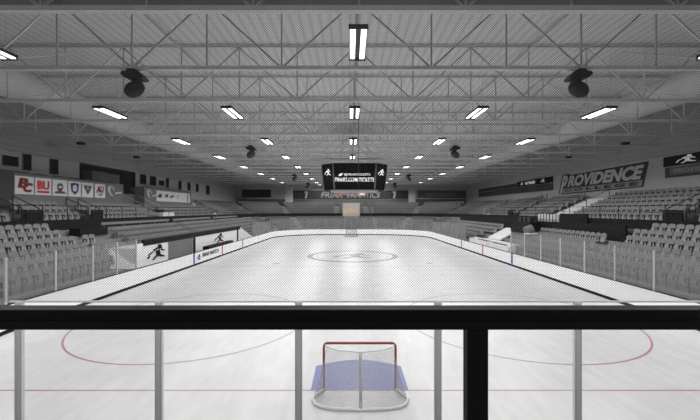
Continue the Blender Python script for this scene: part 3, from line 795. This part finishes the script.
# centre sign over the far gate
t = empty('gate_sign', (CX, 73.4, 3.3), 'tan sign with orange marks above the far end gate', 'sign')
MB().box(-1.75, 1.75, 0, .12, .05, 2.75).build('panel', M['tan'], t)
for i, (u, h) in enumerate(((-1.3, .9), (-.75, 1.1), (-.1, 1.4), (.45, 1.1), (1.05, .9))):
    MB().add([(u - .15, -.01, .75), (u + .15, -.01, .75), (u + .18, -.01, .75 + h * .6), (u + .05, -.01, .75 + h), (u - .18, -.01, .75 + h * .6)], [(0, 1, 2, 3, 4)]).build('orange_mark', M['orange'], t)
# far gate below
tag(MB().box(CX - 1.0, CX + 1.0, Y1 + .2, Y1 + 5.6, .1, 3.2).build('gate_block', M['concd']), 'dark grey gate block behind the far goal', 'gate')

# ------------------------------------------------------------------ scoreboard
SY = 36.4
sbd = empty('scoreboard', (CX + .17, SY, 6.57), 'black hanging scoreboard with lit ticket lettering above centre ice', 'scoreboard')
hw, c_ = 2.0, 1.12          # front half width, corner cut
def octa(s, z): 
    a, b_ = (hw + 0) * s, (hw + c_) * s
    return [(-a, -b_, z), (a, -b_, z), (b_, -a, z), (b_, a, z), (a, b_, z), (-a, b_, z), (-b_, a, z), (-b_, -a, z)]
vs = octa(.93, 0) + octa(1.0, 2.42); fs = [tuple(range(7, -1, -1)), tuple(range(8, 16))] + [(i, (i + 1) % 8, 8 + (i + 1) % 8, 8 + i) for i in range(8)]
MB().add(vs, fs).build('display_faces', M['screen'], sbd)
b = MB()
lo, hi = octa(.935, 0), octa(1.005, 2.42)
for i in range(8): b.bar(lo[i], hi[i], .10)
b.build('corner_frame', M['frame'], sbd)
MB().add([(x, y, z) for x, y, z in octa(.74, -.10)] + [(x, y, z) for x, y, z in octa(.76, .0)], [tuple(range(7, -1, -1)), tuple(range(8, 16))] + [(i, (i + 1) % 8, 8 + (i + 1) % 8, 8 + i) for i in range(8)]).build('bottom_trim', M['signlet'], sbd)
def ffn(d): return lambda x, z: (x, -(hw + c_) * (.93 + .07 * z / 2.42) - d, z)
ff = ffn(.03)
lettering('@FRIARTICKETS', lambda u, v: ff(-.98 + u * 2.45, 1.22 + v * .26), M['text'], sbd, bold=.0)
lettering('FRIARS.COM/TICKETS', lambda u, v: ff(-1.82 + u * 3.64, .72 + v * .36), M['text'], sbd, bold=.005, shear=.12)
MB().add([ff(x, z) for x, z in ((-1.5, 1.24), (-1.25, 1.25), (-1.08, 1.5), (-1.3, 1.46), (-1.42, 1.36))], [(0, 1, 2, 3, 4)]).build('bird_mark', M['text'], sbd)
for sx in (-1, 1):
    def cf(u, v, sx=sx):
        z = 1.25 + v * .70; s = .93 + .07 * z / 2.42
        a = Vector((sx * hw * s, -(hw + c_) * s, z)); c2 = Vector((sx * (hw + c_) * s, -hw * s, z))
        w = u if sx > 0 else 1 - u
        p = a.lerp(c2, .2 + .6 * w) + Vector((sx * .03, -.03, 0)); return tuple(p)
    emblem(cf, M['text'], sbd)
for x in (-1.6, 1.6):
    for y in (-1.6, 1.6): MB().tube([(x, y, 2.4), (x * .6, y * .6, ZT - 6.57)], .02, 5).build('hanging_cable', M['trussd'], sbd)
cab = MB().tube([(.42, 17.72, 9.95), (.42, 17.72, 5.9)], .013, 6).sphere((.42, 17.72, 5.86), .03, .03, .05).build('drop_cable', M['arm'])
tag(cab, 'thin dark cord hanging from the third truss in front of the scoreboard', 'cord')

# ------------------------------------------------------------------ roof trusses
H = 5.35; ZC = EYE + H; ZD = ZT - .08
TS = 4.05; TY0 = 5.68
def make_truss(label):
    t = empty('roof_truss', (CX, TY0, ZC), label, 'truss', 'roof trusses')
    W = 25.3; D = ZD - ZC
    MB().box(-W, W, -.09, -.01, 0, .14).box(-W, W, .01, .09, 0, .14).build('bottom_chord', M['truss'], t)
    MB().box(-W, W, -.06, .06, D - .08, D).build('top_chord', M['trussd'], t)  # darker paint stands in for rib shadows along the chord
    p = 2.865
    for i in range(-8, 9):
        MB().bar((i * p, 0, .05), (i * p, 0, D - .05), .055, .055).build('web_post', M['trussd'] if abs(i) < 5 else M['truss'], t)  # outer posts take the lighter paint to look lit
    for i in range(-9, 9):
        lo_, hi_ = (i, i + 1) if i % 2 else (i + 1, i)
        if abs(lo_ * p) > W or abs(hi_ * p) > W + .6: continue
        MB().bar((lo_ * p, 0, .08), (hi_ * p, 0, D - .08), .062, .062).build('web_diagonal', M['trussd'] if abs(i + .5) < 4 else M['truss'], t)  # outer diagonals likewise: being lit is put into their colour
    return t
tr0 = make_truss('pale steel roof truss, nearest to the camera, right above the netting')
for i in range(1, 18):
    dup(tr0, (CX, TY0 + TS * i, ZC), 0, 'pale steel roof truss spanning the hall, %s back from the camera' % nth(i))
# bulkhead behind the second truss
tag(MB().box(XL + .1, XR - .1, TY0 + TS + .14, TY0 + TS + .24, ZC + .10, ZT - .02).build('roof_bulkhead', M['bulk']), 'flat grey bulkhead panel at the top of the view behind the second truss', 'panel')
# ridge braces between trusses
nb = 0
for i in range(1, 17):
    y = TY0 + TS * i
    for sx in (-1, 1):
        for (xa, xb) in ((17.2, 13.2),):
            tag(MB().tube([(CX + sx * xa, y, ZC + .1), (CX + sx * xb, y + TS, ZD - .3)], .035, 6).build('sway_brace', M['truss']),
                'slanting brace rod on the %s between roof trusses %s and %s' % ('left' if sx < 0 else 'right', nth(i), nth(i + 1)), 'brace', 'sway braces')
    # longitudinal struts
for sx in (-1, 0, 1):
    tag(MB().box(CX + sx * 8.6 - .03, CX + sx * 8.6 + .03, TY0, YF - .1, ZD - .22, ZD - .12).build('roof_purlin', M['trussd']), 'long roof purlin running down the hall, %s' % ('left of centre', 'along the centre', 'right of centre')[sx + 1], 'purlin', 'roof purlins')
# ducts
for sx in (-1, 1):
    b = MB(); n = 28; R = 1.02; xc = CX + sx * 20.1; zc = EYE + .375 * 20.1
    ys = [6.5 + 4.05 * i for i in range(18)]
    vs = []; fs = []
    for y in ys:
        for k in range(n): a = 2 * PI * k / n; vs.append((xc + R * math.cos(a), y, zc + R * math.sin(a)))
    for i in range(len(ys) - 1):
        for k in range(n): fs.append((i * n + k, i * n + (k + 1) % n, (i + 1) * n + (k + 1) % n, (i + 1) * n + k))
    fs += [tuple(range(n)), tuple((len(ys) - 1) * n + k for k in range(n))]
    tag(b.add(vs, fs).build('air_duct', M['duct'], smooth=True), 'big pale round air duct running down the %s side of the roof' % ('left' if sx < 0 else 'right'), 'duct', 'air ducts')

# ------------------------------------------------------------------ lights
def make_light(loc, lab):
    t = empty('ceiling_light', loc, lab, 'ceiling light', 'ceiling lights')
    MB().box(-.27, .27, -1.05, 1.05, 0.02, .12).box(-.29, .29, 1.04, 1.07, -.08, .12).box(-.29, .29, -1.07, -1.04, -.02, .12).box(-.06, .06, -1.04, 1.04, -.01, .02).build('housing', M['house'], t)
    for x in (-.165, .165): MB().box(x - .082, x + .082, -1.03, 1.03, -.02, .018).build('lamp_tube', M['tube'], t)
    ld = bpy.data.lights.new('lamp_light', 'SPOT'); ld.energy = LP; ld.spot_size = math.radians(172); ld.spot_blend = .35; ld.shadow_soft_size = .09
    lo = bpy.data.objects.new('lamp_light', ld); COL.objects.link(lo); lo.parent = t; lo.location = (0, 0, -.38)
    for y in (-.9, .9): MB().tube([(0, y, .12), (0, y, ZD - loc[2])], .008, 4).build('hanging_wire', M['trussd'], t)
    return t
LP = 930.0
l0 = None
colname = ['leftmost', 'second from left', 'middle', 'second from right', 'rightmost']
for k in range(-1, 9):
    y = 3.4 if k < 0 else 11.62 if k == 0 else 19.86 + 8.3 * (k - 1)  # first row is unseen, continues the spacing, added to light near ice and posts
    for c in range(-2, 3):
        if k == 0 and abs(c) == 1: continue
        x = CX + c * 6.72
        if k == 0 and c: x = CX + c * 6.12
        if k >= 8 and abs(c) == 2: continue
        lab = 'lit twin-tube ceiling light, %s in the %s row counted from above the camera' % (colname[c + 2], nth(k + 1))
        if y > 76: y = 76.0
        loc = (x, y, ZC - .02)
        if l0 is None: l0 = make_light(loc, lab)
        else: dup(l0, loc, 0, lab)
# ------------------------------------------------------------------ speakers
def make_speaker(loc, sx, lab):
    t = empty('hanging_speaker', loc, lab, 'loudspeaker', 'hanging loudspeakers')
    b = MB().prism([(-.42, -.20), (-.38, -.10), (-.20, -.10), (-.16, .0), (.10, .0), (.28, -.14), (.46, -.32), (.40, -.40), (.0, -.38), (-.3, -.32)], lambda u, v, d: (u * -sx, -.22 + d, v), .44)
    b.build('mounting_bracket', M['spk'], t, bevel=.02)
    MB().tube([(-.03 * sx * -1, 0, -.30), (.0, 0, -.55)], .09, 8).build('neck', M['spk'], t)
    T = Matrix.Rotation(sx * .55, 3, 'Y')
    MB().sphere((.0, 0, -.73), .40, .30, .28, T).build('horn_body', M['spk2'], t, smooth=True)
    return t
rows_ = ['nearest', 'second', 'third', 'farthest']
for i, y in enumerate((TY0 + TS * 2 + .0, TY0 + TS * 6, TY0 + TS * 12 - .7, TY0 + TS * 16)):
    for sx in (-1, 1):
        make_speaker((CX + sx * 8.5, y, ZC), sx, '%s black loudspeaker hanging from the roof on the %s' % (rows_[i], 'left' if sx < 0 else 'right'))
for i, (sx, y) in enumerate(((-1, 28.3), (-1, 35.7), (1, 28.3), (1, 35.7))):
    t = empty('small_projector', (CX + sx * 21.4, y, ZC), 'small black projector under the roof, %s on the %s side' % (('nearer', 'farther')[i % 2], 'left' if i < 2 else 'right'), 'projector', 'small projectors')
    MB().box(-.22, .22, -.2, .2, -.22, -.02).build('body', M['spk'], t, bevel=.02); MB().box(-.02, .02, -.02, .02, -.04, ZT - ZC).build('drop_rod', M['trussd'], t)

# ------------------------------------------------------------------ team bench (left) and penalty boxes (right)
xb = CX - HW - 1.65
tb = empty('team_bench', (xb, 21.9, 0), 'white-walled team bench enclosure behind the left boards with black top band', 'team bench')
ya, ye = 0, 47.8 - 21.9
MB().box(-.08, 0, 0, 7.0, 0, 2.30).box(-.08, 0, 11.5, ye, 0, 2.2).build('back_wall', M['board'], tb)
MB().box(-.10, .02, 7.0, 11.5, 0, 2.1).build('gate_panel', M['box'], tb)
MB().box(-.12, .04, 3.5, ye, 2.10, 2.50).build('black_band', M['black'], tb)
MB().prism([(-.0, 2.3), (1.62, 2.3), (1.62, 1.35), (1.3, 1.4)], lambda u, v, d: (u, d, v), .05).build('near_end_panel', M['board'], tb)
MB().box(0, 1.62, -.0, .05, 0, 1.06).build('near_end_base', M['concd'], tb)
MB().prism([(0, 0), (1.65, 0), (1.65, 1.1), (0, 2.4)], lambda u, v, d: (u, ye + d, v), .05).build('far_end_panel', M['board'], tb)
MB().box(1.56, 1.64, -.03, .03, 1.07, 2.75).build('end_post', M['post'], tb)
for yy in (11.6, ye - 1.3): MB().box(.02, .12, yy, yy + .25, .2, 2.1).build('black_post', M['black'], tb)
MB().box(.9, 1.5, 11.6, 18.5, .95, 1.25).build('black_rail', M['black'], tb)
MB().box(.25, .6, 1.0, ye - 1, .35, .45).build('bench_seat', M['concd'], tb)
emblem(lambda u, v: (.03, 3.9 + u * 2.7, .85 + v * 1.22), M['black'], tb); emblem(lambda u, v: (.03, 16.6 + u * 3.2, .95 + v * 1.1), M['black'], tb)
xp = CX + HW + .75
pb = empty('penalty_box', (xp, 31, 0), 'pale penalty box enclosure behind the right boards beside centre ice', 'penalty box')
MB().box(0.0, .08, 0, 10, 0, 1.6).box(-.6, 0, 0, .06, 0, 1.5).box(-.6, 0, 10, 10.06, 0, 1.5).box(-.6, 0, 4.9, 5.0, 0, 1.5).build('side_wall', M['board'], pb)
MB().box(0.0, 1.2, 1.5, 9.0, 1.40, 1.5).build('white_counter', M['pale'], pb)
rp = empty('pale_ramp', (CX + HW + 1.95, 36.9, 0), 'pale sloping ramp in the right lower stand behind the penalty box', 'ramp')
MB().prism([(0, 1.52), (2.0, 2.55), (2.0, 2.7), (0, 1.66)], lambda u, v, d: (u, d, v), 3.2).build('slab', M['pale'], rp)
# camera platform
cp = empty('media_platform', (CX + HW + 3.0, 33.2, 2.2), 'black media platform with a round grey drum in the right stand', 'platform')
MB().box(.1, 1.1, 0, 3.2, 0.2, 1.35).build('base_box', M['black'], cp)
MB().box(-.1, .1, 0, 3.4, .1, 1.0).build('front_panel', M['black'], cp)
for yy in (.3, 1.2, 2.1): MB().box(.3, .7, yy, yy + .5, 1.35, 1.75).build('monitor', M['spk'], cp, bevel=.02)
MB().tube([(-.5, -.5, .5), (.1, -.5, .75)], .42, 20).build('drum', M['signgrey'], cp)
MB().box(-.9, -.1, -1.8, -.9, .32, .38).build('white_table', M['pale'], cp)

# ------------------------------------------------------------------ world, camera, view
w = bpy.data.worlds.new('World'); sc.world = w; w.use_nodes = True
w.node_tree.nodes['Background'].inputs[0].default_value = (.5, .5, .5, 1); w.node_tree.nodes['Background'].inputs[1].default_value = 0.3
cam = bpy.data.cameras.new('camera'); co = bpy.data.objects.new('camera', cam); COL.objects.link(co)
cam.sensor_width = 36; cam.lens = 36 * F / 700; co.location = (0, 0, EYE); co.rotation_euler = (PI / 2, 0, 0)
cam.clip_start = .05; cam.clip_end = 300
sc.camera = co
sc.view_settings.view_transform = 'Standard'; sc.view_settings.look = 'None'; sc.view_settings.exposure = 0.0
